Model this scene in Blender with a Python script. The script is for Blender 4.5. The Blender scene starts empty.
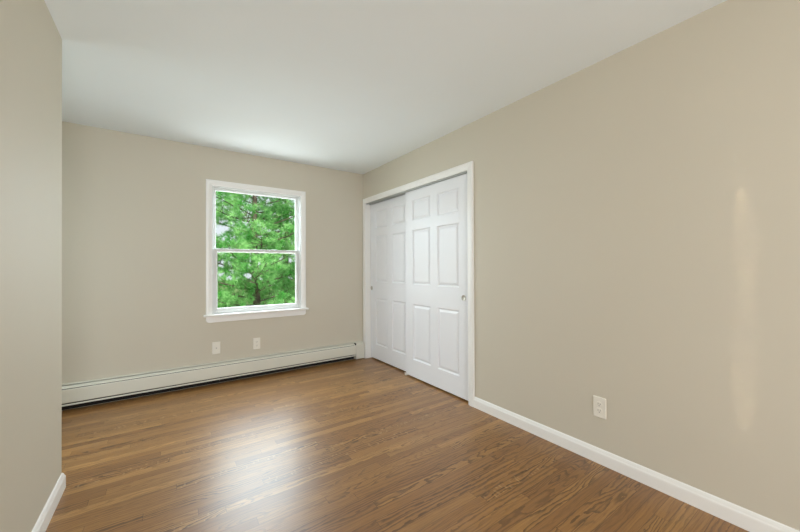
import bpy, bmesh, math, random
import numpy as np
from mathutils import Matrix, Vector

S = bpy.context.scene
COL = S.collection
random.seed(4)
R = math.radians

# ------------------------------------------------------------------ room size (metres, floor z = 0)
XR, YB = 2.1588, 3.9438          # right wall face, back wall face
XL, YL = -0.4648, 2.5372         # left wall face and its outside corner
YF = -2.40                       # wall behind the camera
XA = -1.60                       # far side of the alcove behind the left wall
H = 2.44
T = .15                          # outer wall thickness

# ------------------------------------------------------------------ camera
def make_camera():
    f, yaw, ro, pi = 334.5262, .6097, -.0041, -.0053
    F = Vector((math.sin(yaw), math.cos(yaw), 0)); Rt = Vector((math.cos(yaw), -math.sin(yaw), 0)); U = Vector((0, 0, 1))
    Fp = F*math.cos(pi) - U*math.sin(pi); U0 = U*math.cos(pi) + F*math.sin(pi)
    Rf = Rt*math.cos(ro) + U0*math.sin(ro); Uf = U0*math.cos(ro) - Rt*math.sin(ro)
    cd = bpy.data.cameras.new('camera'); cd.sensor_width = 36; cd.lens = 36*f/800; cd.clip_start = .02; cd.clip_end = 500
    o = bpy.data.objects.new('camera', cd); COL.objects.link(o)
    o.matrix_world = Matrix(((Rf.x, Uf.x, -Fp.x, 0), (Rf.y, Uf.y, -Fp.y, 0), (Rf.z, Uf.z, -Fp.z, H-1.2496), (0, 0, 0, 1)))
    S.camera = o
make_camera()

# ------------------------------------------------------------------ sky, sun, back window daylight, added fill lamps, exposure
W = bpy.data.worlds.new('sky'); S.world = W; W.use_nodes = True
bg = W.node_tree.nodes['Background']; bg.inputs[0].default_value = (.86, .93, 1, 1); bg.inputs[1].default_value = 1.0
def light(name, kind, loc, rot, energy, color, **kw):
    l = bpy.data.lights.new(name, kind); l.energy = energy; l.color = color
    for k, v in kw.items(): setattr(l, k, v)
    o = bpy.data.objects.new(name, l); COL.objects.link(o); o.location = loc; o.rotation_euler = rot
    return o
light('sun', 'SUN', (0, -6, 20), (R(38), R(-12), 0), 6.2, (1, .96, .88), angle=R(1.5))
light('daylight_back_window', 'AREA', (.85, YB+.70, 1.95), (R(-38), 0, 0), 118, (.80, .91, 1), shape='RECTANGLE', size=1.6, size_y=1.4)
light('ground_bounce_back_window', 'AREA', (.85, YB+.62, .85), (R(-120), 0, 0), 35, (.97, .98, 1), shape='RECTANGLE', size=1.6, size_y=.9)
light('added_fill_alcove', 'AREA', (XA-T-.42, 3.05, 1.85), (0, R(-52), R(-32)), 46, (.78, .89, 1), shape='RECTANGLE', size=1.2, size_y=1.2)  # added fill for the closet doors; no window is known on this side
light('added_fill_front', 'AREA', (.25, YF-.06, 1.02), (R(86), 0, R(16)), 78, (.92, .945, 1), shape='RECTANGLE', size=1.3, size_y=1.95)  # added fill lamp behind the camera, no known window there
light('sunlight_slit', 'AREA', (XL+.02, .35, 1.02), (0, R(-90), 0), .032, (1, .80, .5), shape='RECTANGLE', size=1.38, size_y=.02, spread=R(2.6))
S.view_settings.view_transform = 'Standard'; S.view_settings.look = 'None'
S.view_settings.gamma = 1; S.view_settings.exposure = 0.0; S.view_settings.use_curve_mapping = False
S.cycles.max_bounces = 10; S.cycles.diffuse_bounces = 7; S.cycles.transparent_max_bounces = 12
S.cycles.use_denoising = True

# ------------------------------------------------------------------ helpers
def srgb(r, g, b):
    return tuple((c/255/12.92 if c/255 <= .04045 else ((c/255+.055)/1.055)**2.4) for c in (r, g, b)) + (1,)
class MB:
    def __init__(self): self.v = []; self.f = []
    def add(self, vs, fs):
        n = len(self.v); self.v += [tuple(p) for p in vs]; self.f += [tuple(i+n for i in f) for f in fs]
    def box(self, x0, x1, y0, y1, z0, z1):
        self.add([(x, y, z) for x in (x0, x1) for y in (y0, y1) for z in (z0, z1)],
                 [(0, 1, 3, 2), (4, 6, 7, 5), (0, 4, 5, 1), (2, 3, 7, 6), (0, 2, 6, 4), (1, 5, 7, 3)])
    def prism(self, pts, fn, a, b):
        """extrude the closed outline pts (p, q) between a and b; fn(p, q, t) gives a point"""
        n = len(pts)
        self.add([fn(p, q, a) for p, q in pts] + [fn(p, q, b) for p, q in pts],
                 [(i, (i+1) % n, n+(i+1) % n, n+i) for i in range(n)] + [tuple(range(n-1, -1, -1)), tuple(range(n, 2*n))])
    def sweep(self, prof, path, fn, closed=False):
        """sweep profile (out, proud) along a path of (a, b) with mitred corners; out is to the left of the path; fn(a, b, proud)"""
        n = len(path); m = len(prof); vs = []
        for i in range(n):
            p = Vector(path[i]); ns = []
            for j, k in ((i-1, i), (i, i+1)):
                if not closed and (j < 0 or k >= n): continue
                d = (Vector(path[k % n]) - Vector(path[j % n])).normalized(); ns.append(Vector((-d.y, d.x)))
            b = ns[0] if len(ns) == 1 else (ns[0]+ns[1])/(1+ns[0].dot(ns[1]))
            vs += [fn(p.x+b.x*o, p.y+b.y*o, w) for o, w in prof]
        fs = []
        for i in range(n if closed else n-1):
            for k in range(m):
                fs.append((i*m+k, i*m+(k+1) % m, ((i+1) % n)*m+(k+1) % m, ((i+1) % n)*m+k))
        if not closed: fs += [tuple(range(m-1, -1, -1)), tuple(range((n-1)*m, n*m))]
        self.add(vs, fs)
    def lathe(self, prof, fn, seg=28):
        """turn profile (r, h) around an axis; fn(ca*r, sa*r, h)"""
        m = len(prof); vs = []
        for s in range(seg):
            a = 2*math.pi*s/seg; vs += [fn(math.cos(a)*r, math.sin(a)*r, h) for r, h in prof]
        fs = [(s*m+k, s*m+k+1, ((s+1) % seg)*m+k+1, ((s+1) % seg)*m+k) for s in range(seg) for k in range(m-1)]
        fs += [tuple(s*m for s in range(seg)), tuple(s*m+m-1 for s in range(seg-1, -1, -1))]
        self.add(vs, fs)
    def build(self, name, m, parent=None, bevel=0, smooth=False, seg=2):
        me = bpy.data.meshes.new(name); me.from_pydata(self.v, [], self.f); me.validate()
        bm = bmesh.new(); bm.from_mesh(me); bmesh.ops.recalc_face_normals(bm, faces=bm.faces); bm.to_mesh(me); bm.free()
        me.materials.append(m); o = bpy.data.objects.new(name, me); COL.objects.link(o)
        if smooth: me.polygons.foreach_set('use_smooth', [True]*len(me.polygons))
        if bevel:
            b = o.modifiers.new('bevel', 'BEVEL'); b.width = bevel; b.segments = seg; b.limit_method = 'ANGLE'; b.angle_limit = R(40)
        if parent is not None:
            o.parent = parent; o.matrix_parent_inverse = Matrix.Translation(-parent.location) if parent.type == 'EMPTY' else Matrix()
        return o
def empty(name, loc):
    o = bpy.data.objects.new(name, None); COL.objects.link(o); o.location = loc; o.empty_display_size = .1
    return o
def tag(o, label=None, cat=None, group=None, kind=None):
    for k, v in (('label', label), ('category', cat), ('group', group), ('kind', kind)):
        if v: o[k] = v
    return o

# ------------------------------------------------------------------ materials
class NT:
    def __init__(self, name):
        self.m = bpy.data.materials.new(name); self.m.use_nodes = True; self.t = self.m.node_tree
        self.b = self.t.nodes['Principled BSDF']; self.out = self.t.nodes['Material Output']
    def n(self, typ, ins={}, **kw):
        nd = self.t.nodes.new(typ)
        for k, v in kw.items(): setattr(nd, k, v)
        for k, v in ins.items():
            if hasattr(v, 'is_output'): self.t.links.new(v, nd.inputs[k])
            else: nd.inputs[k].default_value = v
        return nd
    def math(self, op, a, b=0.0, c=0.0):
        return self.n('ShaderNodeMath', {0: a, 1: b, 2: c}, operation=op).outputs[0]
    def mix(self, f, a, b, blend='MIX'):
        nd = self.n('ShaderNodeMix', {0: f, 6: a, 7: b}, data_type='RGBA', blend_type=blend); return nd.outputs[2]
    def set(self, **kw):
        for k, v in kw.items():
            k = k.replace('_', ' ')
            if hasattr(v, 'is_output'): self.t.links.new(v, self.b.inputs[k])
            else: self.b.inputs[k].default_value = v
        return self
def paint(name, col, rough=.6, bump=.0, scale=350, spec=.4, var=.02):
    k = NT(name); geo = k.n('ShaderNodeNewGeometry')
    big = k.n('ShaderNodeTexNoise', {'Vector': geo.outputs['Position'], 'Scale': 1.7, 'Detail': 3.0})
    c = tuple(x*(1-var) for x in col[:3])+(1,); d = tuple(min(1, x*(1+var)) for x in col[:3])+(1,)
    k.set(Base_Color=k.mix(big.outputs[0], c, d), Roughness=rough); k.b.inputs['Specular IOR Level'].default_value = spec
    if bump:
        ns = k.n('ShaderNodeTexNoise', {'Vector': geo.outputs['Position'], 'Scale': scale, 'Detail': 2.0})
        bp = k.n('ShaderNodeBump', {'Strength': bump, 'Distance': .001, 'Height': ns.outputs[0]}); k.t.links.new(bp.outputs[0], k.b.inputs['Normal'])
    return k.m
M = {}
M['wall'] = paint('greige_wall_paint', srgb(207, 201, 185), .62, .12, 260, .35)
M['ceiling'] = paint('flat_white_ceiling_paint', srgb(236, 244, 247), .9, .15, 200, .2)
M['trim'] = paint('white_semigloss_trim', srgb(244, 244, 241), .32, .02, 90, .5, .01)
M['door'] = paint('white_satin_door_paint', srgb(238, 240, 244), .38, .05, 500, .5, .01)
M['heater'] = paint('off_white_heater_enamel', srgb(222, 221, 208), .42, .0, 90, .5, .02)
M['plate'] = paint('white_plastic_plate', srgb(236, 233, 222), .35, 0, 90, .5, .005)
M['slot'] = paint('dark_slot', srgb(38, 36, 34), .7)
M['vinyl'] = paint('white_vinyl_sash', srgb(216, 218, 216), .4, 0, 90, .5, .005)
def metal(name, col, rough):
    k = NT(name); geo = k.n('ShaderNodeNewGeometry')
    ns = k.n('ShaderNodeTexNoise', {'Vector': geo.outputs['Position'], 'Scale': 120.0})
    k.set(Base_Color=col, Metallic=1.0, Roughness=k.math('MULTIPLY_ADD', ns.outputs[0], .15, rough)); return k.m
M['track'] = paint('grey_enamelled_track', srgb(186, 189, 187), .4)
M['nickel'] = metal('brushed_nickel', srgb(190, 186, 178), .25)
M['dark'] = paint('under_heater_shade', srgb(34, 30, 27), .9)  # near-black colour stands in for the deep shade under the heater
M['fin'] = metal('dull_heater_fins', srgb(95, 92, 88), .5)
def glass():
    k = NT('window_glass'); k.t.nodes.remove(k.b)
    tr = k.n('ShaderNodeBsdfTransparent', {0: (.98, .99, .98, 1)}); gl = k.n('ShaderNodeBsdfGlossy', {0: (1, 1, 1, 1), 1: .02})
    mx = k.n('ShaderNodeMixShader', {0: .01, 1: tr.outputs[0], 2: gl.outputs[0]}); k.t.links.new(mx.outputs[0], k.out.inputs[0]); return k.m
M['glass'] = glass()
def oak():
    k = NT('oak_strip_floor'); geo = k.n('ShaderNodeNewGeometry'); sp = k.n('ShaderNodeSeparateXYZ', {0: geo.outputs['Position']})
    x, y = sp.outputs[0], sp.outputs[1]; PW = .0571
    yy = k.math('DIVIDE', y, PW); row = k.math('FLOOR', yy); fy = k.math('FRACT', yy)
    rr = k.n('ShaderNodeTexWhiteNoise', {'W': row}, noise_dimensions='1D').outputs[0]
    ln = k.math('MULTIPLY_ADD', rr, .9, .7)
    xx = k.math('ADD', k.math('DIVIDE', x, ln), k.math('MULTIPLY', rr, 37.0)); pid = k.math('FLOOR', xx); fx = k.math('FRACT', xx)
    cv = k.n('ShaderNodeCombineXYZ', {0: row, 1: pid}).outputs[0]
    wn = k.n('ShaderNodeTexWhiteNoise', {'Vector': cv}, noise_dimensions='2D'); r1 = wn.outputs[0]
    sc = k.n('ShaderNodeSeparateColor', {0: wn.outputs[1]}); r2, r3 = sc.outputs[1], sc.outputs[2]
    # plank-local grain coordinates
    def vec(sx, sy, off=0.0):
        return k.n('ShaderNodeCombineXYZ', {0: k.math('MULTIPLY', x, sx), 1: k.math('MULTIPLY', y, sy), 2: k.math('MULTIPLY_ADD', r1, 91.0, off)}).outputs[0]
    n1 = k.n('ShaderNodeTexNoise', {'Vector': vec(1.9, 11.0), 'Scale': 1.0, 'Detail': 1.5, 'Roughness': .45}).outputs[0]
    n2 = k.n('ShaderNodeTexNoise', {'Vector': vec(14., 60.0, 7), 'Scale': 1.0, 'Detail': 2.0}).outputs[0]
    amp = k.math('MULTIPLY_ADD', k.math('POWER', r2, 1.5), 17.0, 2.0)
    ph = k.math('ADD', k.math('MULTIPLY', n1, amp), k.math('ADD', k.math('MULTIPLY', y, 46.0), k.math('MULTIPLY', n2, 1.1)))
    tri = k.math('FRACT', ph)                                   # saw-tooth: hard dark latewood edge, soft fade
    lines = k.n('ShaderNodeMapRange', {0: tri, 1: .42, 2: .95, 3: 0.0, 4: 1.0}, interpolation_type='SMOOTHERSTEP').outputs[0]
    fade = k.n('ShaderNodeMapRange', {0: tri, 1: .97, 2: 1.0, 3: 1.0, 4: 0.0}).outputs[0]
    lines = k.math('MULTIPLY', lines, fade)
    pores = k.n('ShaderNodeTexNoise', {'Vector': vec(9., 420.0, 3), 'Scale': 1.0, 'Detail': 3.0, 'Roughness': .6}).outputs[0]
    pores = k.n('ShaderNodeMapRange', {0: pores, 1: .35, 2: .75, 3: 0.0, 4: 1.0}).outputs[0]
    cloud = k.n('ShaderNodeTexNoise', {'Vector': vec(3., 18.0, 5), 'Scale': 1.0, 'Detail': 2.0}).outputs[0]
    base = k.n('ShaderNodeValToRGB', {0: r1}); e = base.color_ramp.elements
    e[0].position = 0; e[0].color = srgb(146, 101, 52); e[1].position = 1; e[1].color = srgb(206, 156, 90)
    for p, c in ((.25, (164, 117, 62)), (.55, (176, 128, 69)), (.8, (188, 140, 78))):
        q = base.color_ramp.elements.new(p); q.color = srgb(*c)
    st = k.n('ShaderNodeTexNoise', {'Vector': vec(1.6, 120.0, 21), 'Scale': 1.0, 'Detail': 3.0, 'Roughness': .6}).outputs[0]
    st = k.n('ShaderNodeMapRange', {0: st, 1: .38, 2: .68, 3: 0.0, 4: 1.0}).outputs[0]
    c = k.mix(k.math('MULTIPLY', st, .48), base.outputs[0], srgb(106, 69, 34))
    c = k.mix(k.math('MULTIPLY', cloud, .5), c, srgb(146, 104, 62))
    c = k.mix(k.math('MULTIPLY', lines, k.math('MULTIPLY_ADD', k.math('POWER', r3, 1.4), .72, .18)), c, srgb(64, 41, 22))
    c = k.mix(k.math('MULTIPLY', pores, .38), c, srgb(96, 64, 34))
    fl = k.n('ShaderNodeTexNoise', {'Vector': vec(60., 26.0, 13), 'Scale': 1.0, 'Detail': 1.0}).outputs[0]
    fl = k.n('ShaderNodeMapRange', {0: fl, 1: .58, 2: .70, 3: 0.0, 4: 1.0}).outputs[0]
    fl = k.math('MULTIPLY', fl, k.math('GREATER_THAN', r3, .88))
    c = k.mix(k.math('MULTIPLY', fl, .32), c, srgb(206, 168, 118))
    ey = k.math('MINIMUM', fy, k.math('SUBTRACT', 1.0, fy)); ey = k.math('MULTIPLY', ey, PW)
    ex = k.math('MULTIPLY', k.math('MINIMUM', fx, k.math('SUBTRACT', 1.0, fx)), ln)
    ed = k.math('MINIMUM', ey, ex); gap = k.n('ShaderNodeMapRange', {0: ed, 1: .0004, 2: .0016, 3: 1.0, 4: 0.0}).outputs[0]
    c = k.mix(k.math('MULTIPLY', gap, .6), c, srgb(52, 32, 18))
    hgt = k.math('SUBTRACT', k.math('MULTIPLY', pores, -.12), gap)
    und = k.n('ShaderNodeTexNoise', {'Vector': vec(2.5, 14.0, 11), 'Scale': 1.0, 'Detail': 1.0}).outputs[0]
    hgt = k.math('ADD', hgt, k.math('MULTIPLY', und, .9))
    bp = k.n('ShaderNodeBump', {'Strength': .16, 'Distance': .001, 'Height': hgt}); k.t.links.new(bp.outputs[0], k.b.inputs['Normal'])
    rg = k.math('MULTIPLY_ADD', pores, .05, .37)
    k.set(Base_Color=c, Roughness=rg, Coat_Weight=.28, Coat_Roughness=.30); k.b.inputs['Specular IOR Level'].default_value = .5
    return k.m
M['floor'] = oak()

# ------------------------------------------------------------------ room shell

m = MB(); m.box(XA-T, XR+.95, YF-T, YB+T, -.12, 0); tag(m.build('floor', M['floor']), 'narrow oak strip floor with satin brown stain', 'floor', kind='structure')
m = MB(); m.box(XA-T, XR+.95, YF-T, YB+T, H, H+.15); tag(m.build('ceiling', M['ceiling']), 'flat white painted ceiling over the empty room', 'ceiling', kind='structure')
# back wall with the window hole
WX0, WX1, WZ0, WZ1 = .388, 1.314, .716, 2.050
m = MB()
m.box(XA-T, WX0-.012, YB, YB+T, 0, H); m.box(WX1+.012, XR+.95, YB, YB+T, 0, H); m.box(WX0-.012, WX1+.012, YB, YB+T, 0, WZ0-.03); m.box(WX0-.012, WX1+.012, YB, YB+T, WZ1+.012, H)
tag(m.build('wall_back', M['wall']), 'greige painted wall holding the window', 'wall', kind='structure')
# right wall with the closet opening
CY0, CY1, CZ = 2.048, 3.872, 2.052
RT = .12
m = MB()
m.box(XR, XR+RT, YF, CY0-.02, 0, H); m.box(XR, XR+RT, CY1+.02, YB, 0, H); m.box(XR, XR+RT, CY0-.02, CY1+.02, CZ+.02, H)
tag(m.build('wall_right', M['wall']), 'long greige wall with the sliding closet doors and one outlet', 'wall', kind='structure')
m = MB(); m.box(XR+.80, XR+.95, YF, YB, 0, H); m.box(XR+RT, XR+.80, 1.80, 1.90, 0, H)
tag(m.build('wall_closet', M['wall']), 'plain painted walls inside the closet behind the doors', 'wall', kind='structure')
m = MB(); m.box(XL-T, XL, YF, YL, 0, H); m.box(XA, XL-T, YL-T, YL, 0, H)
tag(m.build('wall_left', M['wall']), 'greige wall ending in an outside corner beside the camera', 'wall', kind='structure')
m = MB(); m.box(XA-T, XA, YL-T, 2.62, 0, H); m.box(XA-T, XA, 3.50, YB, 0, H); m.box(XA-T, XA, 2.62, 3.50, 0, .72); m.box(XA-T, XA, 2.62, 3.50, 2.05, H); tag(m.build('wall_alcove', M['wall']), 'greige wall closing the alcove past the outside corner', 'wall', kind='structure')
m = MB(); m.box(XL-T, -.42, YF-T, YF, 0, H); m.box(.92, XR+.95, YF-T, YF, 0, H); m.box(-.42, .92, YF-T, YF, 2.12, H)  # doorway gap is added as an opening for the rear fill
tag(m.build('wall_front', M['wall']), 'greige wall with an added doorway behind the camera', 'wall', kind='structure')

# baseboards: colonial profile (proud, height)
BB = [(0, 0), (.0145, 0), (.0145, .060), (.0135, .066), (.0105, .071), (.0085, .078), (.0055, .085), (.002, .0885), (0, .089)]
m = MB(); m.prism(BB, lambda p, q, t: (XR-p, t, q), YF, CY0-.063)
tag(m.build('baseboard_right', M['trim']), 'white moulded baseboard running along the closet wall', 'baseboard', kind='structure')
m = MB(); m.sweep(BB, [(XL, YF), (XL, YL), (XA, YL)][::-1], lambda a, b, w: (a, b, w))
tag(m.build('baseboard_left', M['trim']), 'white moulded baseboard wrapping the outside corner', 'baseboard', kind='structure')

# ------------------------------------------------------------------ window
def make_window():
    root = tag(empty('window_1', ((WX0+WX1)/2, YB, WZ0)), 'white double hung window looking onto green pine trees', 'window', kind='structure')
    cas = [(0, -.001), (0, .009), (.004, .011), (.010, .0115), (.016, .013), (.024, .0165), (.036, .0175), (.050, .0165), (.0565, .013), (.0565, -.001)]
    m = MB(); m.sweep(cas, [(WX1, WZ0), (WX1, WZ1), (WX0, WZ1), (WX0, WZ0)][::-1], lambda a, b, w: (a, YB-w, b)); m.build('casing', M['trim'], root)
    # stool with a rounded nose and horns
    nose = [(-.042, .004), (-.045, .008), (-.046, .012), (-.045, .016), (-.042, .020), (.03, .020), (.03, 0), (-.040, 0)]
    m = MB(); m.prism([(p, q) for p, q in nose if p < 0]+[(.0, 0.02), (.0, 0)][:2], lambda p, q, t: (t, YB+p, WZ0-.02+q), WX0-.078, WX1+.078)
    m.box(WX0-.012, WX1+.012, YB, YB+.03, WZ0-.02, WZ0); m.build('window_sill', M['trim'], root)
    ap = [(0, -.004), (.008, -.006), (.013, -.016), (.015, -.03), (.015, -.055), (.009, -.062), (0, -.064)]
    x0, x1 = WX0-.056, WX1+.056
    m = MB(); vs = []
    outl = [(x0, 0), (x0, -.040), (x0+.006, -.052), (x0+.016, -.060), (x0+.03, -.063), (x1-.03, -.063), (x1-.016, -.060), (x1-.006, -.052), (x1, -.040), (x1, 0)]
    m.prism(outl, lambda p, q, t: (p, YB-t, WZ0-.0205+q), 0, .014); m.build('apron', M['trim'], root, bevel=.004)
    # jamb liner and frame
    m = MB(); y0, y1 = YB, YB+.125
    m.box(WX0-.012, WX0, y0, y1, WZ0, WZ1); m.box(WX1, WX1+.012, y0, y1, WZ0, WZ1); m.box(WX0-.012, WX1+.012, y0, y1, WZ1, WZ1+.012); m.box(WX0-.012, WX1+.012, YB+.03, y1+.02, WZ0-.03, WZ0+.006)
    m.build('jamb', M['vinyl'], root)
    m = MB()                                                   # stops that the sashes run against
    for a, b in ((WX0, WX0+.012), (WX1-.012, WX1)):
        m.box(a, b, YB+.012, YB+.026, WZ0, WZ1-.010); m.box(a, b, YB+.060, YB+.066, WZ0+.006, WZ1-.010); m.box(a, b, YB+.100, YB+.125, WZ0+.006, WZ1-.010)
    m.box(WX0, WX1, YB+.012, YB+.026, WZ1-.012, WZ1); m.box(WX0, WX1, YB+.100, YB+.125, WZ1-.012, WZ1)
    m.build('stop', M['vinyl'], root, bevel=.002)
    def sash(name, yc, z0, z1, st, bot, top):
        x0, x1 = WX0+.006, WX1-.006; h = .016
        prof = lambda w: [(0, -h), (w-.008, -h), (w, -h+.009), (w, h-.009), (w-.008, h), (0, h)]
        m = MB()
        gx0, gx1, gz0, gz1 = x0+st, x1-st, z0+bot, z1-top
        for a, b, c, d in ((x0, gx0, z0, z1), (gx1, x1, z0, z1)): m.box(a, b, yc-h, yc+h, c, d)
        m.box(gx0, gx1, yc-h, yc+h, z0, gz0); m.box(gx0, gx1, yc-h, yc+h, gz1, z1)
        s = m.build(name, M['vinyl'], root, bevel=.0035)
        b = MB(); b.sweep([(0, -.010), (.007, -.004), (.007, .004), (0, .010)], [(gx0, gz0), (gx1, gz0), (gx1, gz1), (gx0, gz1)], lambda a, q, w: (a, yc+w, q), closed=True)
        b.build('glazing_bead', M['vinyl'], s)
        g = MB(); g.box(gx0, gx1, yc-.002, yc+.002, gz0, gz1); g.build('pane', M['glass'], s)
        return s
    sash('upper_sash', YB+.083, 1.366, WZ1-.004, .030, .030, .024)
    lo = sash('lower_sash', YB+.044, WZ0+.007, 1.401, .040, .046, .026)
    return root
make_window()
def make_added_alcove_window():  # unseen window, added as an opening for the alcove fill
    root = tag(empty('window_2_added', (XA, 3.06, .72)), 'added unseen white framed window in the alcove wall past the outside corner', 'window', kind='structure')
    m = MB(); m.sweep([(0, -.001), (0, .012), (.03, .017), (.0565, .014), (.0565, -.001)], [(2.62, .72), (3.50, .72), (3.50, 2.05), (2.62, 2.05)][::-1], lambda a, b, w: (XA+w, a, b), closed=True); m.build('casing', M['trim'], root)
    m = MB(); m.sweep([(-.045, -.09), (-.045, -.05), (-.0005, -.05), (-.0005, -.09)], [(2.62, .72), (3.50, .72), (3.50, 2.05), (2.62, 2.05)][::-1], lambda a, b, w: (XA+w, a, b), closed=True)
    m.box(XA-.09, XA-.05, 2.665, 3.455, 1.37, 1.40); m.build('sash', M['vinyl'], root)
    g = MB(); g.box(XA-.072, XA-.068, 2.66, 3.46, .76, 2.01); g.build('pane', M['glass'], root)
make_added_alcove_window()

# ------------------------------------------------------------------ closet: casing, jamb, track, two sliding doors
def make_casing():
    root = tag(empty('trim_1', (XR, (CY0+CY1)/2, 0)), 'white casing framing the closet opening', 'door frame', kind='structure')
    cas = [(0, -.001), (0, .010), (.004, .012), (.012, .0125), (.020, .014), (.028, .017), (.044, .018), (.058, .0165), (.0635, .013), (.0635, -.001)]
    m = MB(); m.sweep(cas, [(CY0, 0), (CY0, CZ-.012), (CY1, CZ-.012), (CY1, 0)], lambda a, b, w: (XR-w, a, b)); m.build('casing', M['trim'], root)
    m = MB(); m.box(XR, XR+RT, CY0-.02, CY0, 0, CZ); m.box(XR, XR+RT, CY1, CY1+.02, 0, CZ); m.box(XR, XR+RT, CY0-.02, CY1+.02, CZ, CZ+.02); m.build('jamb', M['trim'], root)
make_casing()
m = MB(); tx = XR+.006
m.box(tx, tx+.094, CY0, CY1, CZ-.003, CZ)
for a in (0, .046, .0915): m.box(tx+a, tx+a+.0025, CY0, CY1, CZ-.026, CZ-.003)
for a in (.0, .0435): m.box(tx+a-.002, tx+a+.009, CY0, CY1, CZ-.026, CZ-.0235)
tag(m.build('door_track', M['track']), 'grey metal sliding track under the head of the closet opening', 'door track')

def make_door(name, label, y0, y1, xf, pull_y, pull_z):
    z0, z1, th = .016, 2.024, .035
    root = empty(name, (xf+th/2, (y0+y1)/2, z0)); tag(root, label, 'closet door', kind='structure')
    w = y1-y0; st = .128; mu = .108; pw = (w-2*st-mu)/2
    ys = [y0, y0+st, y0+st+pw, y0+st+pw+mu, y1-st, y1]
    zs = [z0, .200, .800, 1.008, 1.600, 1.698, 1.920, z1]
    m = MB(); P = lambda a, b, d: (xf+d, a, b)
    for i in range(5):
        for j in range(7):
            a0, a1, b0, b1 = ys[i], ys[i+1], zs[j], zs[j+1]
            if i in (1, 3) and j in (1, 3, 5):
                loops = [(0, 0), (.003, .003), (.009, .0105), (.013, .012), (.018, .012), (.034, .0045), (.037, .0030)]; vs = []
                for s, d in loops: vs += [P(a0+s, b0+s, d), P(a1-s, b0+s, d), P(a1-s, b1-s, d), P(a0+s, b1-s, d)]
                fs = [(q*4+k, q*4+(k+1) % 4, q*4+4+(k+1) % 4, q*4+4+k) for q in range(len(loops)-1) for k in range(4)] + [tuple(range(len(vs)-4, len(vs)))]
                m.add(vs, fs)
            else: m.add([P(a0, b0, 0), P(a1, b0, 0), P(a1, b1, 0), P(a0, b1, 0)], [(0, 1, 2, 3)])
    m.add([P(a, b, d) for d in (0, th) for a, b in ((y0, z0), (y1, z0), (y1, z1), (y0, z1))], [(0, 1, 5, 4), (1, 2, 6, 5), (2, 3, 7, 6), (3, 0, 4, 7), (4, 5, 6, 7)])
    o = m.build('door_leaf', M['door'], root)
    bm = bmesh.new(); bm.from_mesh(o.data); bmesh.ops.remove_doubles(bm, verts=bm.verts, dist=1e-5); bmesh.ops.recalc_face_normals(bm, faces=bm.faces); bm.to_mesh(o.data); bm.free()
    k = MB(); r = .0265
    k.lathe([(.0001, -.0005), (.018, -.0006), (.0215, -.0015), (.0225, -.0032), (.0250, -.0036), (r, -.0022), (r, .0), (.0001, .0)], lambda a, b, h: (xf+h, pull_y+a, pull_z+b), 32)
    k.build('finger_pull', M['nickel'], root, smooth=True)
    return root
make_door('door_1', 'front sliding white six panel closet door, nearer the outlet', CY0+.012, 3.010, XR+.021, 2.128, .918)
make_door('door_2', 'rear sliding white six panel closet door, beside the back wall heater', 2.952, CY1-.008, XR+.066, 3.838, .925)
root = tag(empty('door_guide', (XR+.06, 3.012, 0)), 'small white plastic guide on the floor between the closet doors', 'door guide')
m = MB(); m.box(XR+.012, XR+.112, 3.000, 3.024, 0, .004); m.build('base', M['plate'], root, bevel=.001)
for a in (.010, .0575, .103):
    m = MB(); m.box(XR+a, XR+a+.006, 3.000, 3.024, .004, .030); m.build('fin', M['plate'], root, bevel=.0015)

# ------------------------------------------------------------------ hydronic baseboard heater along the back wall
def make_heater():
    x0, x1, xe = XA+.01, 2.012, 2.130
    root = tag(empty('baseboard_heater', ((x0+xe)/2, YB, 0)), 'long off-white metal baseboard heater under the window', 'heater')
    F_ = lambda p, q, t: (t, YB-p, q)
    m = MB(); m.prism([(.001, .190), (.001, .2215), (.014, .2215), (.021, .217), (.021, .2155), (.0135, .2195), (.003, .2195), (.003, .190)], F_, x0, xe); m.build('back_panel', M['heater'], root)
    m = MB(); m.prism([(.001, .003), (.001, .189), (.003, .189), (.003, .003)], F_, x0, x1); m.build('shade_backing', M['dark'], root)  # dark sheet behind the fins, shade painted into its colour
    m = MB(); m.prism([(.026, .2075), (.030, .2095), (.046, .2045), (.055, .1965), (.0565, .1915), (.0548, .191), (.0535, .1955), (.045, .2027), (.030, .2075), (.0265, .206)], F_, x0, x1); m.build('damper', M['heater'], root, bevel=.0006)
    m = MB(); m.prism([(.0565, .187), (.0605, .184), (.062, .178), (.062, .078), (.0605, .073), (.058, .0715), (.058, .0733), (.0600, .079), (.0600, .178), (.058, .1825), (.056, .1852)], F_, x0, x1); m.build('front_cover', M['heater'], root)
    m = MB(); m.prism([(.050, .0625), (.0555, .0615), (.0575, .0565), (.0572, .050), (.0555, .049), (.0555, .0555), (.0545, .0595), (.050, .0605)], F_, x0, x1); m.build('bottom_lip', M['heater'], root)
    m = MB()
    n = 300
    for i in range(n):
        x = x0+.05+(x1-x0-.1)*i/n; m.box(x, x+.0008, YB-.050, YB-.008, .085, .165)
    f = m.build('heating_fins', M['fin'], root)
    p = MB(); p.lathe([(.011, x0+.02), (.011, x1-.005)], lambda a, b, h: (h, YB-.03+a, .125+b), 16); p.build('pipe', M['fin'], root, smooth=True)
    m = MB(); pr = [(.001, .008), (.001, .2225), (.016, .2225), (.032, .2145), (.048, .2055), (.059, .196), (.0627, .184), (.0627, .012), (.061, .008)]
    m.prism(pr, F_, x1+.002, xe); m.build('end_cap', M['heater'], root, bevel=.0015)
    k = MB(); k.box(x1-.012, x1+.0035, YB-.060, YB-.0235, .190, .2145); k.build('cap_notch', M['slot'], root)
    for i, x in enumerate((-.9, .45)):
        k = MB(); k.box(x, x+.003, YB-.056, YB-.003, .030, .185); k.build('bracket', M['fin'], root)
make_heater()

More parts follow.
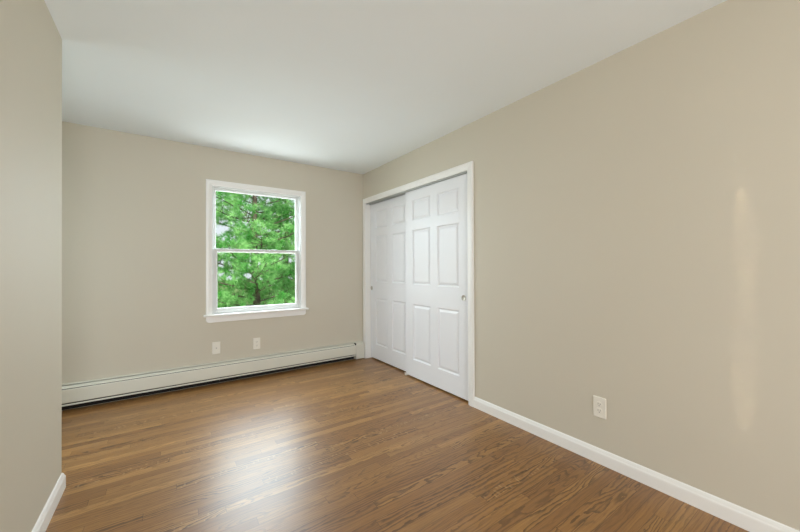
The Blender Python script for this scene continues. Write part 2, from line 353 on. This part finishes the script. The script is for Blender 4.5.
# ------------------------------------------------------------------ wall plates
def rrect(w, h, r, n=5):
    return [(sx*(w/2-r)+r*math.cos(a), sz*(h/2-r)+r*math.sin(a)) for sx, sz, s in ((1, 1, 0), (-1, 1, 1), (-1, -1, 2), (1, -1, 3)) for a in [(s+i/n)*math.pi/2 for i in range(n+1)]]
def loft(m, loops, fn):
    n = len(loops[0][0]); vs = [fn(p, q, d) for pts, d in loops for p, q in pts]
    fs = [(q*n+k, q*n+(k+1) % n, q*n+n+(k+1) % n, q*n+n+k) for q in range(len(loops)-1) for k in range(n)] + [tuple(range(len(vs)-n, len(vs))), tuple(range(n-1, -1, -1))]
    m.add(vs, fs)
def wall_plate(name, label, cat, fn, loc, w=.0745, h=.1245, duplex=True, group=None):
    root = tag(empty(name, loc), label, cat, group)
    m = MB(); loft(m, [(rrect(w, h, .005), 0), (rrect(w, h, .005), .003), (rrect(w-.004, h-.004, .005), .0052), (rrect(w-.009, h-.009, .004), .0062)], fn); m.build('cover_plate', M['plate'], root)
    if duplex:
        for s in (1, -1):
            zc = s*.0195
            o = [(max(-.0168, min(.0168, .0176*math.cos(a))), zc+max(-.0142, min(.0142, .0176*math.sin(a)))) for a in [i*math.pi/16 for i in range(32)]]
            m = MB(); loft(m, [(o, .006), (o, .0074), ([(p*.96, zc+(q-zc)*.96) for p, q in o], .0079)], fn); rc = m.build('receptacle', M['plate'], root)
            k = MB()
            for dx, hh in ((-.0063, .0045), (.0063, .0036)):
                pts = [(dx-.0011, zc+.002-hh), (dx+.0011, zc+.002-hh), (dx+.0011, zc+.002+hh), (dx-.0011, zc+.002+hh)]
                loft(k, [(pts, .0075), (pts, .0081)], fn)
            pts = [(.0024*math.cos(a), zc-.0085+.0024*math.sin(a)) for a in [i*math.pi/6 for i in range(12)]]; loft(k, [(pts, .0075), (pts, .0081)], fn)
            k.build('slots', M['slot'], rc)
        k = MB(); k.lathe([(.0032, .006), (.0030, .0072), (.0012, .0078)], lambda a, b, hh: fn(a, b, hh), 14); k.build('screw', M['plate'], root)
    else:
        k = MB(); k.lathe([(.0062, .006), (.0062, .0085), (.0046, .009), (.0046, .016), (.0036, .0165)], lambda a, b, hh: fn(a, b, hh), 20); c = k.build('coax_jack', M['nickel'], root)
        for s in (1, -1):
            k = MB(); k.lathe([(.0030, .006), (.0028, .0070), (.0012, .0075)], lambda a, b, hh: fn(a, b+s*.042, hh), 14); k.build('screw', M['plate'], root)
    return root
back = lambda cx, cz: (lambda p, q, d: (cx+p, YB-d, cz+q))
right = lambda cy, cz: (lambda p, q, d: (XR-d, cy-p, cz+q))
wall_plate('cable_plate', 'white coax cable plate on the window wall, nearer the outside corner', 'cable plate', back(.425, .366), (.425, YB, .366), duplex=False)
wall_plate('power_outlet', 'white duplex outlet under the window, just above the heater', 'outlet', back(.818, .360), (.818, YB, .360), group=None)
wall_plate('power_outlet', 'white duplex outlet above the white baseboard on the closet wall', 'outlet', right(.977, .338), (XR, .977, .338))

# ------------------------------------------------------------------ outdoors: ground and trees
GZ = -2.7
def simple(name, c1, c2, scale, rough=.9):
    k = NT(name); geo = k.n('ShaderNodeNewGeometry'); ns = k.n('ShaderNodeTexNoise', {'Vector': geo.outputs['Position'], 'Scale': scale, 'Detail': 4.0})
    rp = k.n('ShaderNodeMapRange', {0: ns.outputs[0], 1: .3, 2: .7}); k.set(Base_Color=k.mix(rp.outputs[0], c1, c2), Roughness=rough); return k.m
M['lawn'] = simple('lawn', srgb(74, 104, 46), srgb(104, 128, 66), .6)
M['gravel'] = simple('pale_gravel', srgb(160, 152, 140), srgb(186, 178, 166), 3)
M['bark'] = simple('pine_bark', srgb(70, 58, 50), srgb(112, 98, 86), 9)
def foliage(name, c1, c2):
    k = NT(name); k.t.nodes.remove(k.b); geo = k.n('ShaderNodeNewGeometry')
    ns = k.n('ShaderNodeTexNoise', {'Vector': geo.outputs['Position'], 'Scale': 2.2, 'Detail': 3.0})
    rp = k.n('ShaderNodeMapRange', {0: ns.outputs[0], 1: .35, 2: .65}); c = k.mix(rp.outputs[0], c1, c2)
    d = k.n('ShaderNodeBsdfDiffuse', {0: c}); t = k.n('ShaderNodeBsdfTranslucent', {0: c}); mx = k.n('ShaderNodeMixShader', {0: .35, 1: d.outputs[0], 2: t.outputs[0]})
    k.t.links.new(mx.outputs[0], k.out.inputs[0]); return k.m
M['pine'] = foliage('pine_needles', srgb(92, 174, 82), srgb(184, 234, 160))
M['pine2'] = foliage('dark_pine_needles', srgb(66, 128, 58), srgb(112, 176, 92))
m = MB(); m.box(-60, 60, YB+T+.3, 120, GZ-.2, GZ); tag(m.build('ground', M['lawn']), 'green grass lawn outside the window beneath the pines', 'ground', kind='structure')
m = MB(); m.box(-60, 60, 24, 33, GZ, GZ+.02); tag(m.build('driveway', M['gravel']), 'pale gravel driveway beyond the pines', 'driveway', kind='structure')

def tube(m, pts, rad, seg=7):
    pts = [Vector(p) for p in pts]; vs = []; n = len(pts)
    for i, p in enumerate(pts):
        d = (pts[min(i+1, n-1)]-pts[max(i-1, 0)]).normalized(); a = d.orthogonal().normalized(); b = d.cross(a)
        vs += [p+(a*math.cos(t)+b*math.sin(t))*rad[i] for t in [2*math.pi*s/seg for s in range(seg)]]
    fs = [(i*seg+k, i*seg+(k+1) % seg, (i+1)*seg+(k+1) % seg, (i+1)*seg+k) for i in range(n-1) for k in range(seg)] + [tuple(range(seg-1, -1, -1)), tuple(range((n-1)*seg, n*seg))]
    m.add(vs, fs)
rng = np.random.default_rng(7)
def needles(name, cen, dirs, mat, parent, length, width, count):
    """one mesh of needle tufts: thin blades fanning out of every tuft centre"""
    n = len(cen); C = np.repeat(cen, count, 0); D = np.repeat(dirs, count, 0)
    v = D*.75 + rng.normal(size=(n*count, 3))*.75; v /= np.linalg.norm(v, axis=1)[:, None]
    w = np.cross(v, rng.normal(size=v.shape)); w /= np.linalg.norm(w, axis=1)[:, None]
    L = (length*rng.uniform(.7, 1.2, n*count))[:, None]
    P = np.stack([C-w*width/2, C+w*width/2, C+v*L+w*width*.12+np.array([0, 0, -.12])*L*rng.uniform(0, 1, (n*count, 1))], 1).reshape(-1, 3)
    me = bpy.data.meshes.new(name); nf = n*count
    me.vertices.add(nf*3); me.vertices.foreach_set('co', P.astype('f').ravel())
    me.loops.add(nf*3); me.loops.foreach_set('vertex_index', np.arange(nf*3, dtype='i'))
    me.polygons.add(nf); me.polygons.foreach_set('loop_start', np.arange(0, nf*3, 3, dtype='i')); me.update(); me.validate()
    me.materials.append(mat); o = bpy.data.objects.new(name, me); COL.objects.link(o)
    o.parent = parent; o.matrix_parent_inverse = Matrix.Translation(-parent.location)
    return o
def pine(label, x, y, h, spread, mat, nbr=46, lean=(0, 0), tuft=.16, wid=.011, cnt=30, dens=1.0, low=.12):
    root = tag(empty('pine_tree', (x, y, GZ)), label, 'tree', 'pine trees beyond the window')
    top = Vector((x+lean[0], y+lean[1], GZ+h)); base = Vector((x, y, GZ))
    at = lambda t: base.lerp(top, t)+Vector((.12*math.sin(5*t+x), .12*math.cos(4*t+y), 0))*min(1, t*4)
    m = MB(); tube(m, [at(t/9) for t in range(10)], [.018*h*(1-.92*t/9) for t in range(10)], 9); m.build('trunk', M['bark'], root, smooth=True)
    b = MB(); cen = []; dr = []
    for i in range(nbr):
        t = low+(1-low)*((i+random.random())/nbr)**.9; az = i*2.4+random.uniform(-.5, .5)
        ln = spread*(1-t)**.7*random.uniform(.65, 1.1)+.25; p0 = at(min(t, .99)); el = random.uniform(-.05, .30)
        pts = []
        for s in range(6):
            q = s/5; bend = el*q+.18*q*q
            pts.append(p0+Vector((math.cos(az+.25*q*math.sin(i))*ln*q, math.sin(az+.25*q*math.sin(i))*ln*q, ln*bend*.8)))
        tube(b, pts, [.032*(1-.8*s/5)*(.4+ln/spread*.6) for s in range(6)], 6)
        nt = max(3, int(ln*13*dens))
        for k in range(nt):                                     # twigs with a brush of needles at each end
            q = random.uniform(.10, 1.02); j = min(4, int(q*5)); p = pts[j].lerp(pts[j+1], q*5-j); o = (pts[j+1]-pts[j]).normalized()
            side = Vector((-o.y, o.x, 0))*random.choice((-1, 1))*random.uniform(.05, .52)*(1.15-.6*q)*min(1, ln)
            e = p+side+o*random.uniform(0, .3)+Vector((0, 0, random.uniform(-.02, .22)))
            if k % 2 == 0: tube(b, [p, e], [.010, .005], 4)
            d = (e-p).normalized() if (e-p).length > .01 else o
            for g in range(5): cen.append(tuple(e+Vector((random.gauss(0, .09), random.gauss(0, .09), random.gauss(0, .07))))); dr.append(tuple((d+Vector((0, 0, .35))).normalized()))
    b.build('branches', M['bark'], root)
    needles('needles', np.array(cen), np.array(dr), mat, root, tuft, wid, cnt)
pine('bright green white pine nearest the glass with a dark forked trunk', 2.36, 10.6, 9.2, 2.7, M['pine'], 92, (-.15, .1), .14, .013, 24, dens=.95, low=.06)
pine('bright green pine partly hidden by the closet side of the window frame', 8.7, 11.6, 10.5, 2.6, M['pine'], 64, (.2, 0), .17, .015, 16)
pine('bright green pine hidden past the alcove side of the window frame', -5.4, 11.4, 9.5, 2.6, M['pine'], 64, (.2, .2), .17, .015, 16)
pine('dark green pine standing behind the nearest bright pine', 5.3, 18.6, 12, 3.3, M['pine2'], 64, (0, 0), .22, .02, 14, dens=.75)
pine('dark green pine farther back behind the window', -3.4, 21.5, 13, 3.4, M['pine2'], 64, (.2, 0), .24, .02, 14, dens=.8)
pine('dark green pine farthest back beyond the closet side of the window', 13.4, 19.5, 12.5, 3.4, M['pine2'], 56, (0, 0), .25, .022, 12)
pine('dark green pine at the far alcove side beyond the lawn', -11.0, 18.0, 12, 3.4, M['pine2'], 56, (0, 0), .25, .022, 12)
pine('bright green pine set back between the nearest pine and the alcove side', -1.3, 15.2, 9.5, 2.4, M['pine'], 70, (0, .2), .17, .015, 18)
